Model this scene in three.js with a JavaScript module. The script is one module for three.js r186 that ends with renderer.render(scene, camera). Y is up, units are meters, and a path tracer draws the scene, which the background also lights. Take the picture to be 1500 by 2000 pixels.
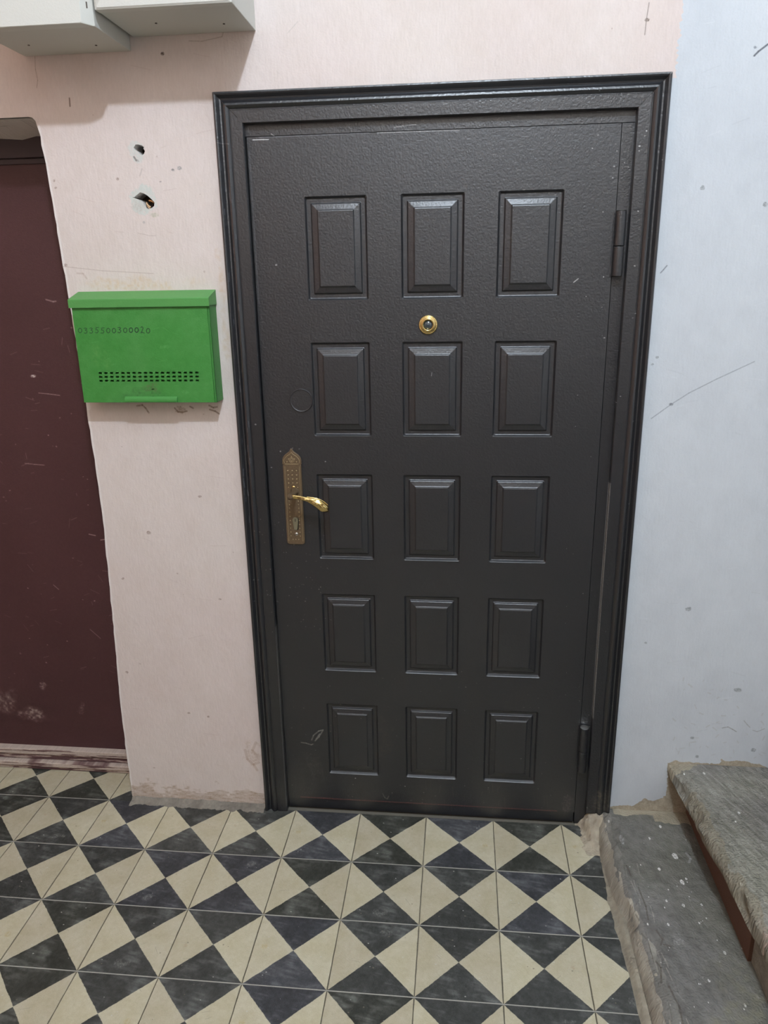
import * as THREE from 'three';
import { mergeGeometries, toCreasedNormals } from 'three/addons/utils/BufferGeometryUtils.js';
import { RoundedBoxGeometry } from 'three/addons/geometries/RoundedBoxGeometry.js';

// ------------------------------------------------------------------ camera, light, exposure
const scene = new THREE.Scene();
scene.background = new THREE.Color(0x000000);
const camera = new THREE.PerspectiveCamera(68.64, 0.75, 0.05, 30);
camera.position.set(0.1071, 1.5493, 1.906);
camera.rotation.order = 'YXZ';
camera.rotation.set(-0.2976, 0.1078, -0.0172);
scene.add(camera);

const renderer = new THREE.WebGLRenderer({ antialias: true });
renderer.toneMapping = THREE.LinearToneMapping;
renderer.toneMappingExposure = 0.62;
renderer.shadowMap.enabled = true;

const LAMP = new THREE.Vector3(0.21, 3.44, 2.02);          // the bulb under the ceiling
const LAMP_COLOR = new THREE.Color().setRGB(0.80, 0.94, 1.12);
const LAMP_POWER = 19.2;
const CEIL = 3.64, XL = -2.1, XR = 2.1, ZF = 3.0;          // inside of the stairwell landing

// ------------------------------------------------------------------ random, noise
let seed = 20240611;
const rnd = () => { seed = (seed * 1664525 + 1013904223) >>> 0; return seed / 4294967296; };
const rr = (a, b) => a + (b - a) * rnd();
const TB = new Float32Array(65536); for (let i = 0; i < 65536; i++) TB[i] = rnd();
const sm = (t) => t * t * (3 - 2 * t);
function vn(x, y) {
  const xi = Math.floor(x), yi = Math.floor(y), u = sm(x - xi), v = sm(y - yi);
  const a = (xi & 255), b = ((xi + 1) & 255), c = (yi & 255) << 8, d = ((yi + 1) & 255) << 8;
  return (TB[a + c] * (1 - u) + TB[b + c] * u) * (1 - v) + (TB[a + d] * (1 - u) + TB[b + d] * u) * v;
}
const fbm = (x, y, n = 3) => { let s = 0, a = 0.5, t = 0; for (let i = 0; i < n; i++) { s += a * vn(x, y); t += a; a *= 0.5; x = x * 2.03 + 17.3; y = y * 2.03 + 9.1; } return s / t; };
const clamp = (x, a = 0, b = 1) => Math.max(a, Math.min(b, x));
const step = (a, b, x) => sm(clamp((x - a) / (b - a)));

// ------------------------------------------------------------------ painted textures (colour, stains, scratches, print, some painted light)
class Paint {
  constructor(w, h, x0, y0, x1, y1) { Object.assign(this, { w, h, x0, y0, x1, y1 }); this.d = new Float32Array(w * h * 3); }
  fill(f) {
    const { w, h, d } = this, c = [0, 0, 0];
    for (let j = 0; j < h; j++) for (let i = 0; i < w; i++) {
      f(c, this.x0 + (i + 0.5) / w * (this.x1 - this.x0), this.y0 + (j + 0.5) / h * (this.y1 - this.y0), i, j);
      const k = (j * w + i) * 3; d[k] = c[0]; d[k + 1] = c[1]; d[k + 2] = c[2];
    }
    return this;
  }
  region(xa, ya, xb, yb, f) {           // f(x, y) -> [r, g, b, alpha] or null
    const sx = this.w / (this.x1 - this.x0), sy = this.h / (this.y1 - this.y0);
    const i0 = clamp(Math.floor((xa - this.x0) * sx), 0, this.w - 1), i1 = clamp(Math.ceil((xb - this.x0) * sx), 0, this.w - 1);
    const j0 = clamp(Math.floor((ya - this.y0) * sy), 0, this.h - 1), j1 = clamp(Math.ceil((yb - this.y0) * sy), 0, this.h - 1);
    for (let j = j0; j <= j1; j++) for (let i = i0; i <= i1; i++) {
      const q = f(this.x0 + (i + 0.5) / sx, this.y0 + (j + 0.5) / sy); if (!q || q[3] <= 0) continue;
      const k = (j * this.w + i) * 3, a = Math.min(1, q[3]);
      for (let e = 0; e < 3; e++) this.d[k + e] = this.d[k + e] * (1 - a) + q[e] * a;
    }
    return this;
  }
  stroke(pts, width, col, alpha = 1, rough = 0) {
    const px = (this.x1 - this.x0) / this.w, hw = Math.max(width / 2, px * 0.6);
    for (let s = 0; s < pts.length - 1; s++) {
      const [ax, ay] = pts[s], [bx, by] = pts[s + 1], m = hw + 2 * px, L = (bx - ax) ** 2 + (by - ay) ** 2 || 1e-12;
      this.region(Math.min(ax, bx) - m, Math.min(ay, by) - m, Math.max(ax, bx) + m, Math.max(ay, by) + m, (x, y) => {
        const t = clamp(((x - ax) * (bx - ax) + (y - ay) * (by - ay)) / L), dd = Math.hypot(x - ax - t * (bx - ax), y - ay - t * (by - ay));
        let a = clamp((hw - dd) / px + 0.5) * alpha;
        if (rough) a *= clamp(1 - rough + rough * 2.2 * vn(x * 900 + 31, y * 900));
        return [...col, a];
      });
    }
    return this;
  }
  blot(cx, cy, rx, ry, col, alpha = 1, freq = 60, rough = 0.5, soft = 0.5) {   // an irregular patch with an outline and a grain of its own
    const ox = rnd() * 99, oy = rnd() * 99;
    return this.region(cx - rx * 1.6, cy - ry * 1.6, cx + rx * 1.6, cy + ry * 1.6, (x, y) => {
      const q = Math.hypot((x - cx) / rx, (y - cy) / ry) + (fbm(x * freq + ox, y * freq + oy, 3) - 0.5) * 2 * rough;
      const g = fbm(x * freq * 5 + oy, y * freq * 5 + ox, 2);
      return [...col, step(1.05, 0.98 - soft, q) * alpha * (0.1 + 1.8 * g * g * 1.4)];
    });
  }
  speck(x, y, r, col, alpha = 1) { return this.blot(x, y, r, r * rr(0.6, 1), col, alpha * 1.3, 0.9 / r, 0.35, 0.2); }
  tex(srgb = true) {
    const n = this.w * this.h, b = new Uint8Array(n * 4);
    for (let i = 0; i < n; i++) { for (let e = 0; e < 3; e++) b[i * 4 + e] = clamp(this.d[i * 3 + e], 0, 255); b[i * 4 + 3] = 255; }
    const t = new THREE.DataTexture(b, this.w, this.h, THREE.RGBAFormat);
    if (srgb) t.colorSpace = THREE.SRGBColorSpace;
    t.magFilter = t.minFilter = THREE.LinearFilter; t.wrapS = t.wrapT = THREE.ClampToEdgeWrapping;
    t.repeat.set(1 / (this.x1 - this.x0), 1 / (this.y1 - this.y0)); t.offset.set(-this.x0 / (this.x1 - this.x0), -this.y0 / (this.y1 - this.y0));
    t.needsUpdate = true; return t;
  }
}
function tileTex(n, size, f, srgb = false) {     // a seamless square of `size` metres; f(u, v in 0..n) must repeat
  const b = new Uint8Array(n * n * 4);
  for (let j = 0; j < n; j++) for (let i = 0; i < n; i++) { const c = f(i, j), k = (j * n + i) * 4; for (let e = 0; e < 3; e++) b[k + e] = clamp((Array.isArray(c) ? c[e] : c), 0, 255); b[k + 3] = 255; }
  const t = new THREE.DataTexture(b, n, n, THREE.RGBAFormat);
  if (srgb) t.colorSpace = THREE.SRGBColorSpace;
  t.magFilter = t.minFilter = THREE.LinearFilter; t.wrapS = t.wrapT = THREE.RepeatWrapping; t.repeat.set(1 / size, 1 / size); t.needsUpdate = true; return t;
}
// vn repeats every 256 cells: a 512-pixel square with whole cell counts of 256 / k wraps
const wrapN = (i, j, n, cells) => { // periodic value noise
  const x = i / n * cells, y = j / n * cells, xi = Math.floor(x), yi = Math.floor(y), u = sm(x - xi), v = sm(y - yi), X = (k) => ((k % cells) + cells) % cells;
  const g = (p, q) => TB[(X(p) * 7 + X(q) * 263 + cells * 31) & 65535];
  return (g(xi, yi) * (1 - u) + g(xi + 1, yi) * u) * (1 - v) + (g(xi, yi + 1) * (1 - u) + g(xi + 1, yi + 1) * u) * v;
};
const bumpHammer = tileTex(512, 0.24, (i, j) => 255 * (0.62 * wrapN(i, j, 512, 62) + 0.38 * wrapN(i, j, 512, 118)));
const bumpPlaster = tileTex(1024, 0.9, (i, j) => 255 * (0.4 * wrapN(i, j, 1024, 23) + 0.24 * wrapN(i, j, 1024, 71) + 0.2 * wrapN(i, j * 0.25, 1024, 240) * 1 + 0.16 * wrapN(i, j, 1024, 331)));
const bumpStone = tileTex(1024, 0.8, (i, j) => 255 * (0.4 * wrapN(i, j, 1024, 19) + 0.3 * wrapN(i, j, 1024, 67) + 0.3 * wrapN(i, j, 1024, 260)));
const bumpFine = tileTex(512, 0.1, (i, j) => 255 * (0.5 * wrapN(i, j, 512, 40) + 0.5 * wrapN(i, j, 512, 130)));

// ------------------------------------------------------------------ object helpers
const used = new Map();
const numbered = (n) => { const k = used.get(n) ?? 0; used.set(n, k + 1); return k ? n + '_' + String(k).padStart(3, '0') : n; };
function obj(name, geo, mat, parent = scene, pos) {
  const m = new THREE.Mesh(geo, mat); m.name = parent === scene ? numbered(name) : name;
  m.castShadow = m.receiveShadow = true; if (pos) m.position.set(...pos); parent.add(m); return m;
}
function tag(o, label, category, extra = {}) { Object.assign(o.userData, { label, category }, extra); return o; }
function thing(name, label, category, pos = [0, 0, 0], extra = {}) { const g = new THREE.Group(); g.name = numbered(name); g.position.set(...pos); scene.add(g); return tag(g, label, category, extra); }
const S = { kind: 'structure' };
const std = (o) => new THREE.MeshStandardMaterial(o), phy = (o) => new THREE.MeshPhysicalMaterial(o);
const box = (x0, y0, z0, x1, y1, z1) => { const g = new THREE.BoxGeometry(x1 - x0, y1 - y0, z1 - z0); g.translate((x0 + x1) / 2, (y0 + y1) / 2, (z0 + z1) / 2); return g; };
const rbox = (x0, y0, z0, x1, y1, z1, r = 0.002, s = 2) => { const g = new RoundedBoxGeometry(x1 - x0, y1 - y0, z1 - z0, s, r); g.translate((x0 + x1) / 2, (y0 + y1) / 2, (z0 + z1) / 2); return g; };
const merge = (gs) => mergeGeometries(gs.map((g) => { const q = g.index ? g.toNonIndexed() : g; for (const k of Object.keys(q.attributes)) if (!['position', 'normal', 'uv'].includes(k)) q.deleteAttribute(k); return q; }));
function uvXY(g, a = 'x', b = 'y') {            // uv in metres from two position axes
  const p = g.attributes.position, uv = new Float32Array(p.count * 2), A = { x: 'getX', y: 'getY', z: 'getZ' };
  for (let i = 0; i < p.count; i++) { uv[2 * i] = p[A[a]](i); uv[2 * i + 1] = p[A[b]](i); }
  g.setAttribute('uv', new THREE.BufferAttribute(uv, 2)); return g;
}
function uvBox(g) {                              // uv in metres by the way each face points
  const q = g.index ? g.toNonIndexed() : g, p = q.attributes.position, nn = q.attributes.normal, uv = new Float32Array(p.count * 2);
  for (let i = 0; i < p.count; i++) {
    const ax = Math.abs(nn.getX(i)), ay = Math.abs(nn.getY(i)), az = Math.abs(nn.getZ(i));
    if (ay >= ax && ay >= az) { uv[2 * i] = p.getX(i); uv[2 * i + 1] = p.getZ(i); } else if (ax >= az) { uv[2 * i] = p.getZ(i); uv[2 * i + 1] = p.getY(i); } else { uv[2 * i] = p.getX(i); uv[2 * i + 1] = p.getY(i); }
  }
  q.setAttribute('uv', new THREE.BufferAttribute(uv, 2)); return q;
}
function loft(rings, closed = false, crease = 0.6) {   // rings: arrays of [x, y, z] of one length
  const n = rings[0].length, P = [], I = [];
  for (const r of rings) for (const v of r) P.push(...v);
  for (let i = 0; i < rings.length - 1; i++) for (let j = 0; j < (closed ? n : n - 1); j++) { const a = i * n + j, b = i * n + (j + 1) % n, c = a + n, d = b + n; I.push(a, b, c, b, d, c); }
  const g = new THREE.BufferGeometry(); g.setAttribute('position', new THREE.Float32BufferAttribute(P, 3)); g.setIndex(I); g.computeVertexNormals();
  return uvXY(crease === null ? g : toCreasedNormals(g, crease));
}
const tube = (pts, r, n = 24, k = 6) => new THREE.TubeGeometry(new THREE.CatmullRomCurve3(pts.map((p) => new THREE.Vector3(...p))), n, r, k);
const shapeOf = (pts) => new THREE.Shape(pts.map((p) => new THREE.Vector2(...p)));

// ------------------------------------------------------------------ wall with the doors
const C = { grime: [128, 108, 92] };
const wallP = new Paint(2048, 2048, -1.1, 0, 1.1, 2.2).fill((c, x, y) => {
  const e = (y < 1.966 ? 0.54 : 0.557) + 0.006 * clamp((y - 1.97) / 0.14) + (vn(y * 210, 3) - 0.5) * 0.007 + (vn(y * 60, 8) - 0.5) * 0.004;
  const big = fbm(x * 5 + 3, y * 5, 3) - 0.5, mid = fbm(x * 30, y * 22 + 5, 3) - 0.5, fine = vn(x * 400, y * 90) - 0.5, dot = vn(x * 700, y * 700) - 0.5;
  if (x < e) {                                    // pink distemper
    const warm = fbm(x * 3.1 + 40, y * 3.1, 2) - 0.5;
    c[0] = 217 + big * 7 + mid * 5 + fine * 4 + dot * 3; c[1] = 204 + big * 9 + mid * 6 + fine * 4 + dot * 3 + warm * 5; c[2] = 197 + big * 9 + mid * 8 + fine * 4 + dot * 3 + warm * 4;
  } else {                                        // white limewash
    c[0] = 203 + big * 10 + mid * 7 + fine * 2 + dot * 3; c[1] = 207 + big * 10 + mid * 7 + fine * 2 + dot * 3; c[2] = 211 + big * 9 + mid * 7 + fine * 2 + dot * 3;
  }
});
const recessEdge = [[-0.914, 0], [-0.913, 0.33], [-0.9, 0.64], [-0.889, 0.95], [-0.895, 1.317], [-0.904, 1.551], [-0.915, 1.827], [-0.922, 1.92]];
{
  const P = wallP;
  // arris of the left recess: paint rubbed to white plaster
  for (let i = 0; i < recessEdge.length - 1; i++) P.stroke([[recessEdge[i][0] + 0.002, recessEdge[i][1]], [recessEdge[i + 1][0] + 0.002, recessEdge[i + 1][1]]], 0.007, [232, 226, 222], 0.75, 0.5);
  P.stroke([[-0.897, 1.4], [-0.889, 1.24]], 0.012, [233, 229, 226], 0.6, 0.4);
  // cracks, nail marks, scratches
  P.stroke([[-0.905, 2.08], [-0.909, 2.043], [-0.907, 2.02], [-0.912, 2.004]], 0.0015, C.grime, 0.45, 0.6);
  P.stroke([[-0.834, 1.979], [-0.835, 1.962]], 0.003, [112, 92, 82], 0.8); P.speck(-0.596, 2.062, 0.005, [104, 90, 82], 0.95);
  P.stroke([[-0.53, 2.085], [-0.5, 2.083], [-0.452, 2.09], [-0.448, 2.1]], 0.0016, C.grime, 0.4, 0.6);
  P.speck(-0.596, 1.815, 0.004, [120, 115, 112], 0.8); P.speck(-0.58, 1.819, 0.006, [150, 146, 143], 0.5); P.speck(-0.63, 1.79, 0.003, [150, 140, 138], 0.6);
  P.stroke([[-0.914, 1.601], [-0.871, 1.596], [-0.804, 1.588], [-0.671, 1.579]], 0.0015, [168, 148, 140], 0.55, 0.5);
  P.stroke([[-0.7, 1.675], [-0.67, 1.668], [-0.655, 1.668]], 0.0015, [176, 160, 154], 0.6, 0.4);
  P.stroke([[-0.872, 1.583], [-0.856, 1.582], [-0.848, 1.57]], 0.004, [186, 166, 156], 0.5, 0.5);
  P.blot(-0.73, 1.553, 0.15, 0.02, [210, 184, 154], 0.32, 30, 0.9); P.blot(-0.497, 1.5, 0.014, 0.14, [206, 180, 154], 0.3, 25, 0.9);
  for (const s of [[[-0.753, 1.246], [-0.738, 1.248], [-0.73, 1.24], [-0.723, 1.228]], [[-0.65, 1.24], [-0.642, 1.23], [-0.63, 1.229], [-0.618, 1.232]], [[-0.556, 1.247], [-0.545, 1.241], [-0.535, 1.243]], [[-0.555, 1.236], [-0.541, 1.232], [-0.531, 1.225]], [[-0.608, 1.244], [-0.6, 1.24]]]) P.stroke(s, 0.0042, [124, 102, 88], 0.6, 0.85);
  P.blot(-0.636, 1.235, 0.016, 0.012, [140, 118, 102], 0.5, 160, 0.8);
  for (const [x, y] of [[-0.899, 1.604], [-0.737, 1.799], [-0.604, 0.998], [-0.761, 0.891], [-0.572, 0.695], [-0.853, 0.751], [-0.878, 0.45], [-0.9, 1.8], [-0.898, 1.784], [-0.7, 0.32], [-0.64, 0.31], [-0.83, 0.12]]) P.speck(x, y, rr(0.003, 0.006), [160, 140, 130], 0.7);
  for (let i = 0; i < 60; i++) { const x = rr(-0.88, 0.55), y = rr(0.1, 2.15); P.speck(x, y, rr(0.0015, 0.0035), [176, 156, 146], 0.5); }
  for (let i = 0; i < 26; i++) { const x = rr(-0.88, -0.5), y = rr(0.1, 2.1), l = rr(0.01, 0.05), a = rr(-0.4, 0.4); P.stroke([[x, y], [x + l * Math.cos(a), y + l * Math.sin(a)]], 0.0012, [190, 170, 162], 0.4, 0.6); }
  P.stroke([[0.491, 2.112], [0.488, 2.079], [0.487, 2.052]], 0.0016, [120, 108, 100], 0.75, 0.5); P.speck(0.489, 2.08, 0.005, [130, 116, 106], 0.6); P.stroke([[-0.275, 2.112], [-0.3, 2.09]], 0.0012, [190, 180, 174], 0.7);
  // damp stain by the casing and dirt along the foot of the pink wall
  for (const s of [[[-0.535, 0.2], [-0.53, 0.168], [-0.512, 0.15], [-0.502, 0.13]], [[-0.5, 0.228], [-0.512, 0.2], [-0.5, 0.18]], [[-0.512, 0.15], [-0.495, 0.158]]]) P.stroke(s, 0.008, [168, 142, 124], 0.35, 0.7);
  P.blot(-0.51, 0.185, 0.03, 0.035, [176, 152, 134], 0.3, 60, 1.0);
  P.region(-0.95, 0, -0.47, 0.12, (x, y) => { const n = fbm(x * 22, y * 50, 4) - 0.5, t = 0.046 + 0.09 * n + 0.03 * (vn(x * 110, y * 160) - 0.5), a = step(t + 0.012, t - 0.012, y) * (0.25 + 0.75 * vn(x * 70, y * 500) * (0.6 + vn(x * 260, y * 300))); return [156, 132, 108, a * 0.6]; });
  // bare grey plaster round the two holes
  P.blot(-0.678, 1.749, 0.034, 0.034, [204, 206, 199], 1.6, 55, 0.22, 0.15); P.blot(-0.69, 1.738, 0.022, 0.018, [196, 192, 184], 0.7, 90, 0.4); P.blot(-0.655, 1.715, 0.012, 0.006, [190, 186, 168], 0.8, 120); P.speck(-0.682, 1.7, 0.004, [180, 172, 168], 0.8);
  P.blot(-0.683, 1.857, 0.02, 0.024, [206, 205, 199], 1.5, 80, 0.35, 0.2); P.stroke([[-0.69, 1.847], [-0.685, 1.839], [-0.68, 1.838]], 0.004, [130, 124, 118], 0.9, 0.3); P.blot(-0.676, 1.838, 0.014, 0.006, [210, 207, 202], 0.6, 120); P.stroke([[-0.673, 1.82], [-0.68, 1.805]], 0.003, [186, 174, 168], 0.6);
  // white wall: scratches, knocks
  P.stroke([[0.746, 2.023], [0.728, 2.01], [0.72, 2.002]], 0.0035, [92, 94, 100], 0.9, 0.3); P.speck(0.72, 2.018, 0.004, [140, 144, 150], 0.8); P.stroke([[0.564, 1.559], [0.57, 1.566], [0.577, 1.575]], 0.0025, [120, 122, 128], 0.8, 0.3);
  P.stroke([[0.572, 1.214], [0.616, 1.249], [0.656, 1.277], [0.718, 1.311], [0.8, 1.352]], 0.0022, [146, 150, 156], 0.8, 0.6); P.speck(0.617, 1.25, 0.006, [120, 122, 126], 0.7);
  for (const [x, y, r] of [[0.64, 1.741, 0.005], [0.712, 0.703, 0.008], [0.781, 1.702, 0.006], [0.866, 0.466, 0.01], [0.573, 1.364, 0.004], [0.564, 1.347, 0.004], [0.61, 0.6, 0.004], [0.78, 0.25, 0.005], [0.76, 0.31, 0.006], [0.93, 0.28, 0.007]]) P.speck(x, y, r, [150, 153, 155], 0.75);
  P.stroke([[0.838, 0.346], [0.853, 0.35], [0.866, 0.343], [0.877, 0.336]], 0.0024, [128, 126, 122], 0.6, 0.6); P.stroke([[0.893, 0.372], [0.903, 0.36], [0.911, 0.352]], 0.0022, [140, 138, 132], 0.5, 0.6); P.stroke([[0.92, 0.343], [0.932, 0.339], [0.95, 0.349]], 0.002, [136, 134, 128], 0.5, 0.6);
  for (let i = 0; i < 60; i++) { const x = rr(0.58, 1.05), y = rr(0.26, 2.15) ** 1.0, l = rr(0.006, 0.04), a = rr(-0.35, 0.5); P.stroke([[x, y], [x + l * Math.cos(a), y + l * Math.sin(a)]], rr(0.001, 0.0024), rnd() < 0.6 ? [182, 186, 190] : [222, 225, 228], 0.35, 0.7); }
  for (let i = 0; i < 60; i++) { const x = rr(0.7, 1.05), y = rr(0.25, 0.5), l = rr(0.003, 0.014), a = rr(-1.5, 1.5); P.stroke([[x, y], [x + l * Math.cos(a), y + l * Math.sin(a)]], rr(0.0015, 0.004), [178, 176, 170], 0.4, 0.8); }
  P.blot(1.0, 0.4, 0.05, 0.09, [176, 166, 150], 0.7, 20, 0.5);
  // limewash missing above the treads: bare tan render
  P.region(0.54, 0, 1.1, 0.3, (x, y) => {
    const n = (fbm(x * 40, y * 40, 3) - 0.5), lo = x < 0.7 ? 0.072 + 0.03 * step(0.6, 0.66, x) + n * 0.03 : 0.112 + n * 0.03, hi = x > 0.706 + n * 0.02 ? 0.233 + 0.008 * Math.sin(x * 23) + n * 0.025 : 0;
    const g = vn(x * 300, y * 300) * 22 + n * 40; return y < Math.max(lo, hi) ? [160 + g, 148 + g, 128 + g, 1] : null;
  });
}
const wallTex = wallP.tex();
const M = {};
M.wall = std({ map: wallTex, roughness: 0.93, bumpMap: bumpPlaster, bumpScale: 0.0014 });
M.grey_plaster = std({ color: 0xd4d0cb, roughness: 0.95, bumpMap: bumpPlaster, bumpScale: 0.006 });
M.rubble = std({ color: 0x57493c, roughness: 1, bumpMap: bumpFine, bumpScale: 0.004 });
M.pink = std({ color: 0xddc8bc, roughness: 0.95, bumpMap: bumpPlaster, bumpScale: 0.003 });
M.warm_pink = std({ color: 0xe0b69c, roughness: 0.95, bumpMap: bumpPlaster, bumpScale: 0.003 });
M.white_wash = std({ color: 0xd8d8d6, roughness: 0.95, bumpMap: bumpPlaster, bumpScale: 0.004 });
M.ceiling = std({ color: 0xeae6dc, roughness: 0.95, bumpMap: bumpPlaster, bumpScale: 0.003 });

const hole1 = [[-0.688, 1.868], [-0.683, 1.874], [-0.676, 1.874], [-0.668, 1.872], [-0.663, 1.868], [-0.664, 1.864], [-0.661, 1.859], [-0.664, 1.853], [-0.669, 1.85], [-0.675, 1.853], [-0.68, 1.859], [-0.687, 1.863]];
const hole2 = [[-0.706, 1.758], [-0.7, 1.757], [-0.695, 1.761], [-0.684, 1.768], [-0.674, 1.765], [-0.666, 1.76], [-0.657, 1.752], [-0.65, 1.744], [-0.652, 1.736], [-0.658, 1.732], [-0.667, 1.729], [-0.673, 1.732], [-0.679, 1.743], [-0.688, 1.751], [-0.698, 1.7545]];
{
  const ed = [];
  for (let y = 0; y <= 1.92; y += 0.02) {
    let k = 0; while (k < recessEdge.length - 2 && recessEdge[k + 1][1] < y) k++;
    const [x0, y0] = recessEdge[k], [x1, y1] = recessEdge[k + 1]; ed.push([x0 + (x1 - x0) * (y - y0) / (y1 - y0) + (vn(y * 40, 2) - 0.5) * 0.003, y]);
  }
  const out = [[XL, 0], [-1.87, 0], [-1.87, 1.94], ...[[-0.943, 1.943], [-0.934, 1.941], [-0.927, 1.934]], ...ed.reverse(), [-0.432, 0], [-0.432, 1.93], [0.5, 1.93], [0.5, 0], [XR, 0], [XR, CEIL], [XL, CEIL]];
  const sh = shapeOf(out); sh.holes.push(new THREE.Path(hole1.map((p) => new THREE.Vector2(...p))), new THREE.Path(hole2.map((p) => new THREE.Vector2(...p))));
  const g = new THREE.ExtrudeGeometry(sh, { depth: 0.05, bevelEnabled: false }); g.translate(0, 0, -0.05);
  const w = obj('wall_back', g, [M.wall, M.grey_plaster]);
  tag(w, 'pink plastered wall, painted white right of the dark door', 'wall', S);
  const out2 = [[XL, 0], [-1.87, 0], [-1.87, 1.935], [-0.93, 1.935], ...ed.filter((_, i) => i % 6 === 3).map(([x, y]) => [x, y]), [ed[ed.length - 1][0], 0], [-0.432, 0], [-0.432, 1.93], [0.5, 1.93], [0.5, 0], [XR, 0], [XR, CEIL], [XL, CEIL]];
  const core = new THREE.ExtrudeGeometry(shapeOf(out2), { depth: 0.25, bevelEnabled: false }); core.translate(0, 0, -0.3005);
  const cm = obj('wall_core', core, [M.rubble, M.grey_plaster], w); cm.userData.label = 'brown rubble showing inside the holes';
  // soffit of the recess: rough render dipping towards the frame
  const rings = []; for (let i = 0; i <= 24; i++) { const x = -1.87 + i / 24 * 0.945; rings.push([[x, 1.9402, 0.0], [x, 1.935 + (vn(i * 0.7, 4) - 0.5) * 0.006, -0.06], [x, 1.922 + (vn(i * 0.9, 9) - 0.5) * 0.01, -0.135], [x, 1.92, -0.2]]); }
  const sf = obj('soffit_render', loft(rings, false, 0.5), M.grey_plaster, w); sf.material.side = THREE.DoubleSide; sf.userData.label = 'bare grey render under the lintel';
}
// other sides of the landing
tag(obj('wall_left', uvBox(box(XL - 0.1, 0, -0.3, XL, CEIL, ZF + 0.1)), M.warm_pink), 'pink side wall of the landing, left', 'wall', S);
tag(obj('wall_right', uvBox(box(XR, 0, -0.3, XR + 0.1, CEIL, ZF + 0.1)), M.white_wash), 'white side wall beyond the stairs, right', 'wall', S);
M.ochre = std({ color: 0xdacabb, roughness: 0.95, bumpMap: bumpPlaster, bumpScale: 0.002 }); M.added_dado = std({ color: 0x8a7a70, roughness: 0.6, bumpMap: bumpPlaster, bumpScale: 0.002 });
const wf = tag(obj('wall_front', uvBox(box(XL, 0, ZF, XR, CEIL, ZF + 0.1)), M.ochre), 'ochre wall with added brown lower band facing the dark door', 'wall', S);
obj('added_dado', uvBox(box(XL, 0, ZF - 0.004, XR, 1.5, ZF)), M.added_dado, wf);  // unseen dark band, added to darken what the lower door reflects
tag(obj('ceiling', uvBox(box(XL - 0.1, CEIL, -0.3, XR + 0.1, CEIL + 0.1, ZF + 0.1)), M.ceiling), 'white ceiling above the landing', 'ceiling', S);

// ------------------------------------------------------------------ floor: cement tiles with a four-triangle pattern
const atlasN = 4, atlas = new Paint(2048, 2048, 0, 0, 4, 4).fill((c, u, v) => {
  const ti = Math.floor(u), tj = Math.floor(v), k = tj * 4 + ti, x = u - ti - 0.5, y = v - tj - 0.5, o = k * 37.7;
  const wob = (fbm(x * 9 + o, y * 9 + o, 3) - 0.5) * 0.016 + (vn(x * 70 + o, y * 70) - 0.5) * 0.006;
  const e = Math.abs(x) - Math.abs(y) + wob, m = step(-0.004, 0.004, e);          // > 0: cream (left, right)
  const f1 = fbm(x * 5 + o, y * 5 + 3 + o, 4) - 0.5, f2 = fbm(x * 26 + o, y * 26, 3) - 0.5, f3 = vn(x * 120 + o, y * 120) - 0.5, st = fbm(x * 6 + y * 30 + o, x * 4 - y * 3, 2) - 0.5;
  const tone = ((k * 7) % 16) / 15 - 0.5, half = x > 0 ? ((k * 5) % 7) / 6 - 0.5 : ((k * 3) % 5) / 4 - 0.5, hd = y > 0 ? ((k * 11) % 7) / 6 - 0.5 : ((k * 13) % 9) / 8 - 0.5;
  const cr = [190 + f1 * 16 + f2 * 12 + f3 * 6 + half * 9, 182 + f1 * 18 + f2 * 13 + f3 * 6 + half * 10, 156 + f1 * 24 + f2 * 15 + f3 * 6 + half * 8];
  const blue = tone > 0.3 ? 5 : tone < -0.3 ? -4 : -1, haze = 80 * Math.max(0, f1 + st * 0.7) ;
  const dk = [60 + haze + f2 * 26 + f3 * 9 + hd * 12 + f1 * 26, 61 + haze + f2 * 26 + f3 * 9 + hd * 12 + f1 * 26, 59 + haze + f2 * 26 + f3 * 9 + blue + hd * 12 + f1 * 26];
  for (let q = 0; q < 3; q++) c[q] = cr[q] * m + dk[q] * (1 - m);
});
{
  const A = atlas;
  for (let k = 0; k < 16; k++) {
    const ox = k % 4, oy = Math.floor(k / 4);
    for (let i = 0; i < 9; i++) A.speck(ox + rr(0.1, 0.9), oy + rr(0.05, 0.95), rr(0.004, 0.012), rnd() < 0.6 ? [200, 198, 190] : [120, 112, 96], 0.75);
    for (let i = 0; i < 5; i++) { const x = ox + rr(0.1, 0.8), y = oy + rr(0.1, 0.85), l = rr(0.03, 0.14), a = rr(-1, 1); A.stroke([[x, y], [x + l * Math.cos(a), y + l * Math.sin(a)]], 0.005, rnd() < 0.5 ? [150, 146, 136] : [110, 106, 98], 0.35, 0.7); }
    if (k % 3 === 0) A.blot(ox + rr(0.3, 0.7), oy + (rnd() < 0.5 ? 0.15 : 0.85), 0.09, 0.05, [140, 138, 134], 0.4, 14, 1.0);
    if (k % 5 === 1) A.blot(ox + 0.14, oy + rr(0.45, 0.6), 0.05, 0.05, [180, 162, 118], 0.45, 14, 0.7);
    if (k % 5 === 3) A.blot(ox + 0.84, oy + rr(0.4, 0.6), 0.03, 0.035, [172, 150, 122], 0.5, 20, 0.5);
    // rubbed, dirty edges along the joints left and right
    for (const sx of [0.004, 0.996]) A.stroke(Array.from({ length: 12 }, (_, i) => [ox + sx + (rnd() - 0.5) * 0.008, oy + i / 11]), 0.009, [112, 104, 88], 0.55, 0.7);
  }
}
const atlasTex = atlas.tex(); atlasTex.repeat.set(0.25, 0.25); atlasTex.offset.set(0, 0);
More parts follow.
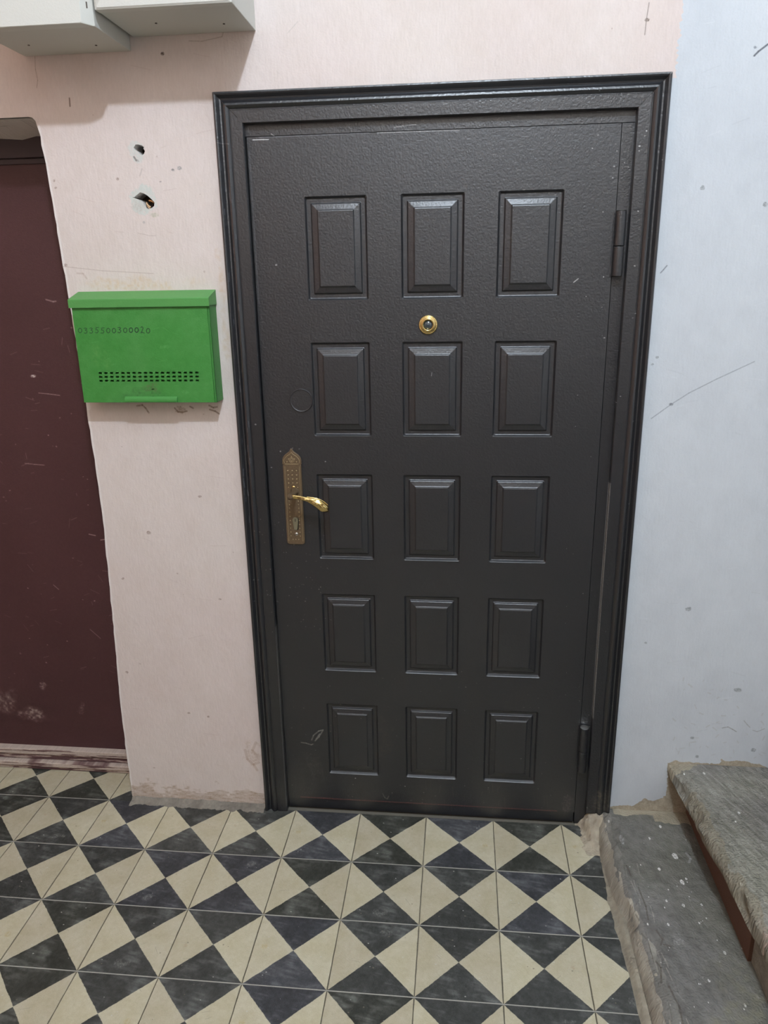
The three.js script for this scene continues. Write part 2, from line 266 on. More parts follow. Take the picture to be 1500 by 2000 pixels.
M.tile = std({ map: atlasTex, roughness: 0.52, bumpMap: (() => { const b = bumpFine.clone(); b.repeat.set(2, 2); b.needsUpdate = true; return b; })(), bumpScale: 0.0006 });
M.bed = std({ color: 0x6a665c, roughness: 1 }); M.grout = std({ color: 0xa9a69c, roughness: 0.95, bumpMap: bumpFine, bumpScale: 0.001 });
const floorG = thing('floor', 'floor of square cement tiles in cream and slate triangles', 'floor', [0, 0, 0], S);
{
  const T = 0.2, th = -0.0034, ox = -0.3851, oz = 0.209, hw = T / 2 - 0.0007, geos = [];
  for (let k = 0; k < 16; k++) {
    const b = 0.0007, P = [], UV = [], I = [], top = [[-hw + b, -hw + b], [hw - b, -hw + b], [hw - b, hw - b], [-hw + b, hw - b]], rim = [[-hw, -hw], [hw, -hw], [hw, hw], [-hw, hw]];
    const uvOf = (x, z) => [k % 4 + 0.5 + x / (2 * hw) * 0.992, Math.floor(k / 4) + 0.5 - z / (2 * hw) * 0.992];
    for (const [y, r] of [[0, top], [-0.0008, rim], [-0.012, rim]]) for (const [x, z] of r) { P.push(x, y, z); UV.push(...uvOf(x, z)); }
    I.push(0, 2, 1, 0, 3, 2); for (let l = 0; l < 2; l++) for (let i = 0; i < 4; i++) { const a = l * 4 + i, c = l * 4 + (i + 1) % 4; I.push(a, c, a + 4, c, c + 4, a + 4); }
    const g = new THREE.BufferGeometry(); g.setAttribute('position', new THREE.Float32BufferAttribute(P, 3)); g.setAttribute('uv', new THREE.Float32BufferAttribute(UV, 2)); g.setIndex(I); g.computeVertexNormals(); geos.push(toCreasedNormals(g, 0.3));
  }
  const at = (c, r) => [ox + c * T * Math.cos(th) - r * T * Math.sin(th), oz + c * T * Math.sin(th) + r * T * Math.cos(th)];
  for (let r = -2; r < 14; r++) for (let c = -9; c < 5; c++) {
    if (r === -2 && c > -3) continue;
    const [x, z] = at(c + 0.5, r + 0.5); if (x < XL + 0.1 || z > ZF - 0.1) continue;
    const m = obj('tile', geos[Math.floor(rnd() * 16)], M.tile, floorG, [x, (rnd() - 0.5) * 0.0006, z]); m.rotation.y = -th + (rnd() - 0.5) * 0.004 + (rnd() < 0.5 ? Math.PI : 0);
  }
  for (let r = -1; r < 14; r++) { const [x0, z0] = at(r < 0 ? -9 : -9, r), [x1, z1] = at(r < 0 ? -3 : 5, r); const L = Math.hypot(x1 - x0, z1 - z0), g = box(-L / 2, -0.004, -0.0013, L / 2, 0.0002, 0.0013); const m = obj('grout_line', uvBox(g), M.grout, floorG, [(x0 + x1) / 2, 0, (z0 + z1) / 2]); m.rotation.y = -th; m.userData.label = 'pale grout line between tile rows'; }
  obj('mortar_bed', uvBox(box(XL - 0.1, -0.1, -0.3, XR + 0.1, -0.005, ZF + 0.1)), M.bed, floorG);
}

// ------------------------------------------------------------------ the dark steel door
const doorP = new Paint(1152, 2048, -0.5, 0, 0.56, 1.99).fill((c, x, y) => {
  const b = fbm(x * 6, y * 5, 3) - 0.5, f = vn(x * 300, y * 300) - 0.5, brown = fbm(x * 3 + 9, y * 3, 2);
  c[0] = 25 + b * 5 + f * 3 + brown * 2; c[1] = 26 + b * 5 + f * 3 + brown * 2; c[2] = 31 + b * 5 + f * 3;
});
{
  const P = doorP, W = [176, 174, 170];
  for (const [x, y] of [[0.401, 1.858], [0.39, 1.831], [0.445, 1.824], [0.464, 1.799], [0.441, 1.792], [0.439, 1.768], [0.423, 1.696], [0.498, 1.694], [0.5, 1.575], [0.434, 1.552], [0.51, 1.468], [0.505, 1.458], [0.445, 1.411], [0.49, 1.272], [-0.339, 1.134], [-0.372, 1.125], [-0.321, 1.132], [-0.252, 1.098], [-0.399, 1.081], [-0.43, 1.2], [-0.415, 0.797], [0.289, 0.219], [0.5, 1.85], [0.503, 1.86], [0.49, 1.83], [0.49, 1.82], [-0.2, 0.12], [-0.05, 0.1]]) P.speck(x, y, rr(0.0017, 0.0027), W, 0.95);
  for (let i = 0; i < 45; i++) P.speck(rr(0.38, 0.55), rr(0.3, 1.97), rr(0.0008, 0.0015), W, 0.8);
  for (let i = 0; i < 90; i++) P.speck(rr(-0.47, -0.25), rr(0.6, 0.95), rr(0.001, 0.0022), [130, 128, 124], 0.7);
  for (let i = 0; i < 120; i++) P.speck(rr(-0.4, 0.44), rr(0.02, 0.5), rr(0.001, 0.0025), [120, 116, 108], 0.55);
  P.stroke([[-0.395, 1.8745], [-0.357, 1.874]], 0.0022, [200, 200, 198], 0.95); P.stroke([[-0.35, 1.886], [-0.343, 1.881]], 0.002, W, 0.8);
  P.stroke([[-0.38, 1.879], [-0.2, 1.8795], [-0.12, 1.88]], 0.0014, [150, 152, 156], 0.7, 0.5); P.stroke([[-0.1, 1.8795], [0.0, 1.879], [0.09, 1.8785]], 0.002, W, 0.8, 0.6); P.stroke([[-0.06, 1.89], [-0.01, 1.894]], 0.002, W, 0.7, 0.6);
  P.stroke([[0.365, 1.541], [0.375, 1.549]], 0.0025, W, 0.9); P.speck(-0.355, 1.594, 0.003, W, 0.8); P.stroke([[0.028, 1.33], [0.027, 1.322]], 0.002, W, 0.7);
  // scrape and dusty marks low on the leaf
  for (const s of [[[-0.36, 0.236], [-0.345, 0.234], [-0.33, 0.229], [-0.325, 0.232]], [[-0.328, 0.246], [-0.322, 0.262], [-0.305, 0.278], [-0.292, 0.282], [-0.305, 0.258], [-0.318, 0.244]], [[-0.303, 0.268], [-0.315, 0.25]]]) P.stroke(s, 0.004, [128, 124, 116], 0.75, 0.6);
  P.blot(-0.325, 0.17, 0.03, 0.05, [84, 80, 74], 0.25, 50, 1.1); P.stroke([[-0.118, 0.07], [-0.112, 0.056], [-0.104, 0.052], [-0.1, 0.062]], 0.003, [100, 96, 88], 0.7, 0.5);
  P.blot(-0.11, 0.28, 0.04, 0.11, [56, 50, 42], 0.3, 30, 1.0);
  for (let i = 0; i < 40; i++) { const x = rr(0.0, 0.44), y = rr(0.03, 0.16); P.stroke([[x, y], [x + rr(-0.004, 0.004), y - rr(0.01, 0.04)]], rr(0.001, 0.003), [76, 68, 58], 0.4, 0.7); }
  // red primer where the bottom fold is rubbed, wall reflection painted as a pale line on the hinge-side casing arris
  P.stroke([[-0.37, 0.042], [-0.3, 0.042], [-0.19, 0.041], [-0.04, 0.041], [0.12, 0.041], [0.3, 0.041], [0.4, 0.041]], 0.005, [112, 60, 56], 0.8, 0.9);
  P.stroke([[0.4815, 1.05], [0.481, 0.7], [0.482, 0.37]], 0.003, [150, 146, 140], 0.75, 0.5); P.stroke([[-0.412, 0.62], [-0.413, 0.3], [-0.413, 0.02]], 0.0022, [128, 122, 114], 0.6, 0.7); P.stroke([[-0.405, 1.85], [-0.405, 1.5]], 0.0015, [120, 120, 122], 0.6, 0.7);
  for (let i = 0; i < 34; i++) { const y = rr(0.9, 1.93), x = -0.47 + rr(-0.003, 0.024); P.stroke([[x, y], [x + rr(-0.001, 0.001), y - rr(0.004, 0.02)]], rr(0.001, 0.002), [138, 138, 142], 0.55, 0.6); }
  P.stroke([[-0.476, 1.868], [-0.46, 1.866], [-0.448, 1.864]], 0.0015, W, 0.6, 0.4); P.blot(0.525, 0.1, 0.04, 0.045, [92, 84, 72], 0.5, 40, 0.7); P.blot(0.43, 0.075, 0.014, 0.05, [78, 68, 66], 0.5, 50, 0.7);
}
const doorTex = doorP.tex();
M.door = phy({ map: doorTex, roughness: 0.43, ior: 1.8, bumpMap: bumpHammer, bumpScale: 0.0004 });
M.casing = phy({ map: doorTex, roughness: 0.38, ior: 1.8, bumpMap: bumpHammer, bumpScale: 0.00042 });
M.black_edge = std({ color: 0x1d1b1b, roughness: 0.5 });
M.brass = phy({ color: 0xd9c184, metalness: 1, roughness: 0.2 });
M.old_brass = phy({ color: 0x75634d, metalness: 0.5, roughness: 0.36, bumpMap: bumpFine, bumpScale: 0.0006 });
M.worn_brass = phy({ color: 0xb3a07e, metalness: 0.7, roughness: 0.3 });
M.steel = phy({ color: 0xc4c4c0, metalness: 1, roughness: 0.3 });
M.dull_steel = phy({ color: 0x9c9880, metalness: 0.8, roughness: 0.45 });
const door = thing('door_1', 'dark brown steel door with fifteen embossed panels and brass handle', 'door', [0, 0, 0], S);
{
  // casing: lip, cove, bead, groove, flat (distance from the inner edge, height over the wall)
  const prof0 = [[0, -0.03], [0, 0.021], [0.0018, 0.0235], [0.028, 0.024], [0.0295, 0.0215], [0.031, 0.0215], [0.034, 0.0255], [0.0385, 0.028], [0.043, 0.0265], [0.048, 0.021], [0.051, 0.0175], [0.0545, 0.0185], [0.058, 0.0225], [0.0605, 0.0262], [0.0635, 0.0275], [0.0665, 0.0265], [0.068, 0.023], [0.068, 0.0]];
  const prof = prof0.map(([w, z]) => [w, z > 0.001 ? z - 0.0065 : z]);
  const xl = -0.412, xr = 0.481, yt = 1.907;
  const piece = (a, b) => loft([prof.map(a), prof.map(b)], false, 0.5);
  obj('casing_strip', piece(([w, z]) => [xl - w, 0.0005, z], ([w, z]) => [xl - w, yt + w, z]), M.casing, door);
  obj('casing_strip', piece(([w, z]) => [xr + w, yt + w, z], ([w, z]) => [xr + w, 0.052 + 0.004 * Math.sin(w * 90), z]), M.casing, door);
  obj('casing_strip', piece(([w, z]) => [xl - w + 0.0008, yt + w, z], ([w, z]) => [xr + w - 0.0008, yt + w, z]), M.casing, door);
  // steel frame behind the casing: top rail, hinge post, lock post
  obj('frame_rail', uvXY(rbox(-0.43, 1.8815, -0.05, 0.5, 1.929, -0.0012, 0.001)), M.casing, door);
  obj('frame_post', uvXY(rbox(0.4525, 0.0, -0.05, 0.499, 1.881, -0.002, 0.001)), M.casing, door);
  obj('frame_post', uvXY(box(-0.431, 0.0, -0.06, -0.4108, 1.881, -0.008)), M.casing, door);
  obj('door_stop', uvXY(box(-0.43, 0.0, -0.09, 0.499, 1.92, -0.055)), M.black_edge, door);
  // leaf with an opening for each pressed panel
  const cols = [-0.2035, 0.0285, 0.2575], rows = [0.133, 0.4805, 0.8245, 1.1665, 1.508], PW = 0.0755, PH = 0.2395;
  const sh = shapeOf([[-0.4095, 0.04], [0.4512, 0.04], [0.4512, 1.8805], [-0.4095, 1.8805]]);
  const rr4 = (cx, y0, hw, h, ins, rad) => { // rounded rectangle ring inset by ins
    const pts = [], a = hw - ins, r = Math.max(rad - ins * 0.12, 0.0012), yb = y0 + ins, ye = y0 + h - ins;
    for (const [sx, sy, t0] of [[1, 1, 0], [-1, 1, 1], [-1, -1, 2], [1, -1, 3]]) for (let i = 0; i <= 3; i++) { const t = (t0 + i / 3) * Math.PI / 2; pts.push([cx + sx * (a - r) + r * Math.cos(t), (sy > 0 ? ye - r : yb + r) + r * Math.sin(t)]); }
    return pts;
  };
  for (const cx of cols) for (const y0 of rows) sh.holes.push(new THREE.Path(rr4(cx, y0, PW, PH, 0, 0.004).reverse().map((p) => new THREE.Vector2(...p))));
  const lg = new THREE.ExtrudeGeometry(sh, { depth: 0.04, bevelEnabled: false }); lg.translate(0, 0, -0.04);
  const leaf = obj('door_leaf', lg, M.door, door);
  const ringP = [[0, 0], [0.0012, -0.0012], [0.0042, -0.0062], [0.0058, -0.007], [0.0138, -0.007], [0.0152, -0.0062], [0.0168, -0.0028], [0.0182, -0.0018], [0.0295, 0.0012], [0.0312, 0.0022], [0.0326, 0.0042], [0.0342, 0.0048]];
  for (const y0 of rows) for (const cx of cols) {
    const rings = ringP.map(([ins, z]) => rr4(cx, y0, PW, PH, ins, 0.004).map(([x, y]) => [x, y, z]));
    rings.push(rings[rings.length - 1].map(() => [cx, y0 + PH / 2, 0.0048]));
    obj('embossed_panel', loft(rings, true, 0.1), M.door, leaf);
  }
  obj('bottom_fold', uvXY(rbox(-0.409, 0.004, -0.038, 0.45, 0.0395, -0.0035, 0.0012)), M.casing, leaf);
  // sealed lock cover
  const dg = new THREE.LatheGeometry([[0, 0.0012], [0.0265, 0.0012], [0.027, 0.0014], [0.0277, 0.0026], [0.0289, 0.003], [0.0298, 0.0024], [0.0303, -0.0008]].map((p) => new THREE.Vector2(...p)), 48); dg.rotateX(Math.PI / 2); dg.translate(-0.309, 1.26, 0.0004);
  obj('blanking_disc', uvXY(dg), M.door, leaf).userData.label = 'thin round cover over an unused lock hole';
  // two barrel hinges
  for (const y of [1.553, 0.193]) {
    const h = new THREE.Group(); h.name = 'hinge'; door.add(h);
    const cyl = (a, b, r) => { const g = new THREE.LatheGeometry([[0, a], [r - 0.0012, a], [r, a + 0.0012], [r, b - 0.0012], [r - 0.0012, b], [0, b]].map((p) => new THREE.Vector2(...p)), 20); g.translate(0.4615, y, 0.0125); return uvXY(g); };
    obj('knuckle', cyl(0, 0.066, 0.0122), M.casing, h); obj('knuckle', cyl(0.0672, 0.143, 0.0122), M.casing, h);
    obj('hinge_leaf', uvXY(box(0.447, y, -0.002, 0.476, y + 0.143, 0.0025)), M.casing, h);
    obj('steel_cap', cyl(0.1432, 0.1445, 0.0118), M.steel, h).userData.label = 'steel top of hinge pin';  // thin steel disc topping the hinge barrel
  }
  // peephole
  const ph = new THREE.Group(); ph.name = 'peephole'; door.add(ph);
  const lat = (pts, n = 40) => { const g = new THREE.LatheGeometry(pts.map((p) => new THREE.Vector2(...p)), n); g.rotateX(Math.PI / 2); g.translate(0.0185, 1.4465, 0); return g; };
  obj('rosette', lat([[0.0235, 0], [0.0236, 0.002], [0.022, 0.0042], [0.019, 0.0052], [0.0178, 0.0047], [0.0165, 0.0058], [0.015, 0.0072], [0.0132, 0.0076], [0.0118, 0.0066], [0.0108, 0.004], [0.0106, 0.001]]), M.brass, ph);
  const knurl = []; for (let i = 0; i < 36; i++) { const a = i / 36 * Math.PI * 2, g = new THREE.SphereGeometry(0.0011, 6, 4); g.scale(1.8, 0.8, 0.8); g.rotateZ(a); g.translate(0.0185 + 0.0208 * Math.cos(a), 1.4465 + 0.0208 * Math.sin(a), 0.0048); knurl.push(g); }
  obj('knurled_rim', merge(knurl), M.brass, ph);
  obj('lens', lat([[0, 0.0062], [0.004, 0.0057], [0.008, 0.0042], [0.0106, 0.0018]], 28), phy({ color: 0x3a444a, roughness: 0.06, clearcoat: 1, clearcoatRoughness: 0.03 }), ph).userData.label = 'dark glass lens';
}
// lock plate and lever
{
  const lp = new THREE.Group(); lp.name = 'lock_plate'; door.add(lp);
  const cx = -0.342, hw = 0.0235, half = [[hw - 0.006, 0.868], [hw - 0.001, 0.8705], [hw, 0.876], [hw, 1.087], [hw - 0.002, 1.0885], [hw - 0.002, 1.0905], [hw + 0.0008, 1.092], [hw + 0.001, 1.102], [hw - 0.001, 1.109], [hw - 0.006, 1.1155], [hw - 0.013, 1.1205], [hw - 0.019, 1.125], [0.0015, 1.1315]];
  const outl = [...half.map(([x, y]) => [cx + x, y]), ...half.slice().reverse().map(([x, y]) => [cx - x, y])];
  const sh = shapeOf(outl), hole = [], kx = -0.339;
  for (let i = 0; i <= 14; i++) { const t = -0.35 + (Math.PI + 0.7) * i / 14; hole.push([kx + 0.0095 * Math.cos(t), 0.936 + 0.0095 * Math.sin(t)]); }
  hole.push([kx - 0.0062, 0.909], [kx - 0.003, 0.906], [kx + 0.003, 0.906], [kx + 0.0062, 0.909]);
  sh.holes.push(new THREE.Path(hole.map((p) => new THREE.Vector2(...p))));
  const pg = new THREE.ExtrudeGeometry(sh, { depth: 0.003, bevelEnabled: true, bevelThickness: 0.0018, bevelSize: 0.0014, bevelSegments: 2 }); pg.translate(0, 0, 0.001);
  obj('plate', pg, M.old_brass, lp);
  // raised dots, border and crest ornament pressed into the plate
  const dots = []; const dot = (x, y, r = 0.0017) => { const g = new THREE.SphereGeometry(r, 8, 5); g.scale(1.15, 1.15, 1.1); g.translate(x, y, 0.0058); dots.push(g); };
  for (const y of [1.074, 1.062, 1.051, 1.04]) for (const x of [-0.0115, 0, 0.0115]) dot(cx + x, y, 0.0019);
  for (const y of [1.028, 0.99, 0.98, 0.97, 0.959, 0.947, 0.935, 0.924, 0.913, 0.902, 0.891]) for (const x of [-0.0125, 0.0125]) dot(cx + x, y, 0.0015);
  for (const x of [-0.008, 0, 0.008]) dot(cx + x, 0.881, 0.0014);
  for (const [x, y] of [[0, 1.112], [-0.008, 1.106], [0.008, 1.106], [-0.013, 1.098], [0.013, 1.098], [0, 1.1]]) dot(cx + x, y, 0.0014);
  obj('raised_dots', merge(dots), M.worn_brass, lp);
  const orn = []; for (const r of [0.0035, 0.0065]) { const t = new THREE.TorusGeometry(r, 0.0007, 5, 20); t.translate(cx, 1.103, 0.0058); orn.push(t); }
  orn.push(tube([[cx - 0.018, 1.0925, 0.0058], [cx, 1.092, 0.0058], [cx + 0.018, 1.0925, 0.0058]], 0.0009, 8, 5));
  for (const s of [-1, 1]) { orn.push(tube([[cx + s * 0.0195, 1.094, 0.0058], [cx + s * 0.0205, 1.103, 0.0058], [cx + s * 0.013, 1.113, 0.0058], [cx + s * 0.004, 1.119, 0.0058], [cx, 1.124, 0.0058]], 0.0009, 14, 5)); orn.push(tube([[cx + s * 0.0195, 0.876, 0.0056], [cx + s * 0.0195, 0.98, 0.0056], [cx + s * 0.0195, 1.086, 0.0056]], 0.0007, 10, 5)); }
  obj('ornament', merge(orn), M.worn_brass, lp);
  const keyShape = []; for (let i = 0; i <= 12; i++) { const t = -0.4 + (Math.PI + 0.8) * i / 12; keyShape.push([kx - 0.0014 + 0.0076 * Math.cos(t), 0.9365 + 0.0076 * Math.sin(t)]); }
  keyShape.push([kx - 0.0058, 0.911], [kx - 0.004, 0.909], [kx + 0.0014, 0.909], [kx + 0.003, 0.911]);
  const kg = new THREE.ExtrudeGeometry(shapeOf(keyShape), { depth: 0.007, bevelEnabled: true, bevelThickness: 0.0006, bevelSize: 0.0004, bevelSegments: 1 }); kg.translate(0, 0, 0.0004);
  obj('lock_cylinder', kg, M.dull_steel, lp).userData.label = 'greyish key cylinder';
  obj('key_slot', rbox(kx - 0.0022, 0.9325, 0.0076, kx - 0.0006, 0.9405, 0.0083, 0.0002, 1), M.black_edge, lp);
  const screw = (x, y, mat) => { const g = new THREE.SphereGeometry(0.0048, 16, 8, 0, Math.PI * 2, 0, Math.PI / 2); g.rotateX(Math.PI / 2); g.scale(1, 1, 0.6); g.translate(x, y, 0.0056); obj('screw', g, mat, lp); obj('screw_slot', rbox(x - 0.0034, y - 0.0005, 0.0078, x + 0.0034, y + 0.0005, 0.0087, 0.0002, 1), M.black_edge, lp); };
  screw(-0.3405, 1.0285, M.brass); screw(-0.3395, 0.8965, M.steel);

  const lv = new THREE.Group(); lv.name = 'lever_handle'; door.add(lv);
  const nk = new THREE.LatheGeometry([[0.0112, 0], [0.0112, 0.003], [0.0085, 0.006], [0.0072, 0.014], [0.0072, 0.04], [0.0082, 0.05], [0.0075, 0.056], [0.004, 0.059], [0, 0.0595]].map((p) => new THREE.Vector2(...p)), 24); nk.rotateX(Math.PI / 2); nk.translate(-0.338, 1.0165, 0.005);
  obj('neck', nk, M.old_brass, lv);
  const line = new THREE.CatmullRomCurve3([[-0.343, 1.0175, 0.056], [-0.328, 1.0172, 0.0575], [-0.308, 1.0135, 0.0575], [-0.288, 1.0085, 0.057], [-0.27, 1.001, 0.0565], [-0.256, 0.992, 0.0555], [-0.2475, 0.982, 0.0535], [-0.247, 0.9745, 0.051]].map((p) => new THREE.Vector3(...p)));
  const rad = (t) => t < 0.45 ? 0.0062 - 0.001 * Math.sin(t / 0.45 * Math.PI) : 0.0062 + 0.0062 * Math.sin(clamp((t - 0.45) / 0.5) * Math.PI * 0.62) ;
  const rings = [], N = 40, K = 18; let tip = 1;
  for (let i = 0; i <= N; i++) {
    const t = i / N, p = line.getPointAt(t), d = line.getTangentAt(t), s = new THREE.Vector3(0, 0, 1).cross(d).normalize(), f = new THREE.Vector3().crossVectors(d, s).normalize();
    tip = t > 0.86 ? Math.sqrt(Math.max(0.0, 1 - ((t - 0.86) / 0.14) ** 2)) : 1; const start = t < 0.05 ? Math.sqrt(t / 0.05) * 0.9 + 0.1 : 1, r = rad(t) * Math.max(tip, 0.02) * start, rg = [];
    for (let k = 0; k < K; k++) { const a = k / K * Math.PI * 2, fl = 1 + (t > 0.5 ? 0.07 * Math.cos(a * 4 + t * 10) * Math.min(1, (t - 0.5) * 4) : 0.03 * Math.cos(a * 6)); const q = p.clone().addScaledVector(s, r * fl * 1.02 * Math.cos(a)).addScaledVector(f, r * fl * 0.78 * Math.sin(a)); rg.push([q.x, q.y, q.z]); }
    rings.push(rg);
  }
  obj('grip', loft(rings, true, 1.2), M.brass, lv);
  const lf = []; const onTop = (t, a, k = 1.04) => { const p = line.getPointAt(t), d = line.getTangentAt(t), s = new THREE.Vector3(0, 0, 1).cross(d).normalize(), f = new THREE.Vector3().crossVectors(d, s).normalize(), r = rad(t) * k; const q = p.addScaledVector(s, r * 1.02 * Math.cos(a)).addScaledVector(f, r * 0.78 * Math.sin(a)); return [q.x, q.y, q.z]; };
  for (const [a0, a1, t0, t1] of [[-1.0, -1.5, 0.35, 0.9], [-0.5, -0.9, 0.5, 0.93], [-1.6, -2.1, 0.52, 0.86], [-0.1, -0.2, 0.42, 0.92], [-2.2, -2.6, 0.6, 0.86], [0.4, 0.9, 0.5, 0.9], [1.2, 1.5, 0.5, 0.88]]) lf.push(tube(Array.from({ length: 7 }, (_, i) => onTop(t0 + (t1 - t0) * 0.93 * i / 6, a0 + (a1 - a0) * (i / 6) ** 2, 1.0 + 0.05 * Math.sin(i / 6 * Math.PI))), 0.0013, 18, 6));
  for (const a of [-1.1, -1.9]) lf.push(tube([onTop(0.7, a + 0.4), onTop(0.8, a + 0.15), onTop(0.84, a - 0.2), onTop(0.78, a - 0.45)], 0.0012, 12, 6));
  obj('acanthus_leaf', merge(lf), M.brass, lv);
}

// ------------------------------------------------------------------ maroon door in the recess
const marP = new Paint(768, 1536, -1.87, 0, -0.87, 2.0).fill((c, x, y) => { const b = fbm(x * 6, y * 6, 3) - 0.5, f = vn(x * 260, y * 260) - 0.5; c[0] = 72 + b * 8 + f * 4; c[1] = 42 + b * 7 + f * 4; c[2] = 44 + b * 7 + f * 4; });
{
  const P = marP, W = [170, 150, 146];
  P.blot(-1.121, 1.307, 0.011, 0.006, [200, 188, 182], 1, 90, 0.3); P.stroke([[-1.113, 1.259], [-1.085, 1.2565], [-1.05, 1.252]], 0.0025, W, 0.8, 0.4); P.stroke([[-1.05, 1.518], [-1.03, 1.512], [-1.022, 1.513]], 0.004, W, 0.7, 0.3);
  P.stroke([[-1.19, 1.05], [-1.16, 1.047], [-1.13, 1.045]], 0.0022, W, 0.8, 0.4); P.stroke([[-1.02, 0.83], [-1.0, 0.826]], 0.003, W, 0.9, 0.2); P.stroke([[-0.985, 0.812], [-0.967, 0.815]], 0.003, W, 0.9, 0.2); P.stroke([[-1.16, 0.66], [-1.145, 0.645]], 0.0025, W, 0.7, 0.4); P.stroke([[-1.06, 0.51], [-1.03, 0.48]], 0.0025, W, 0.6, 0.4);
  for (let i = 0; i < 130; i++) { const x = rr(-1.5, -0.95), y = rr(0.3, 1.5); if (rnd() < 0.5) P.speck(x, y, rr(0.0015, 0.0035), W, rr(0.3, 0.7)); else { const l = rr(0.006, 0.03), a = rr(-0.5, 0.5) + (rnd() < 0.3 ? 1.4 : 0); P.stroke([[x, y], [x + l * Math.cos(a), y - l * Math.sin(a)]], 0.0014, W, rr(0.25, 0.5), 0.6); } }
  P.blot(-1.305, 0.19, 0.045, 0.034, [150, 132, 124], 0.6, 28, 0.55); P.blot(-1.4, 0.24, 0.06, 0.05, [140, 124, 116], 0.5, 24, 0.7); P.blot(-1.25, 0.3, 0.012, 0.02, [150, 130, 124], 0.6, 60, 0.6); P.blot(-1.13, 0.22, 0.014, 0.024, [130, 110, 104], 0.4, 60, 0.7);
}
const wornP = new Paint(1024, 96, -1.87, 0, -0.87, 0.1).fill((c, x, y) => { const g = fbm(x * 14, y * 160, 3) + 0.25 * (fbm(x * 60, y * 300, 2) - 0.5), m = step(0.44, 0.56, g), f = (vn(x * 300, y * 500) - 0.5) * 16; c[0] = 92 * (1 - m) + 176 * m + f; c[1] = 64 * (1 - m) + 158 * m + f; c[2] = 64 * (1 - m) + 146 * m + f; });
const paleP = new Paint(1024, 96, -1.87, 0, -0.87, 0.1).fill((c, x, y) => { const g = fbm(x * 10, y * 200, 3) + 0.2 * (fbm(x * 60, y * 300, 2) - 0.5), m = step(0.3, 0.42, g), f = (vn(x * 300, y * 500) - 0.5) * 18; c[0] = 104 * (1 - m) + 186 * m + f; c[1] = 78 * (1 - m) + 170 * m + f; c[2] = 76 * (1 - m) + 158 * m + f; });
M.maroon = phy({ map: marP.tex(), roughness: 0.5, bumpMap: bumpFine, bumpScale: 0.0005 });
M.maroon_plain = std({ color: 0x3c3033, roughness: 0.55 });
M.worn = std({ map: wornP.tex(), roughness: 0.75 }); M.pale = std({ map: paleP.tex(), roughness: 0.75 });
{
  const d = thing('door_2', 'plain maroon painted door set back in the left recess', 'door', [0, 0, 0], S);
  obj('door_leaf', uvXY(rbox(-1.83, 0.058, -0.2, -0.925, 1.872, -0.152, 0.002)), M.maroon, d);
  obj('frame_head', uvXY(merge([rbox(-1.87, 1.876, -0.2, -0.9, 1.936, -0.138, 0.003), rbox(-1.87, 1.862, -0.2, -0.9, 1.8755, -0.146, 0.002)])), M.maroon_plain, d);
  obj('frame_post', uvXY(rbox(-0.922, 0.0, -0.2, -0.87, 1.872, -0.146, 0.003)), M.maroon_plain, d);
  obj('frame_post', uvXY(rbox(-1.89, 0.0, -0.2, -1.833, 1.872, -0.146, 0.003)), M.maroon_plain, d);
  const sill = (y0, y1, z, m) => obj('sill_moulding', uvXY(rbox(-1.868, y0, -0.2, -0.9, y1, z, 0.003)), m, d);
  sill(0.052, 0.0725, -0.128, M.pale); sill(0.0305, 0.0515, -0.134, M.worn); sill(0.0135, 0.0302, -0.116, M.pale); sill(0.0003, 0.0132, -0.121, M.worn);
}

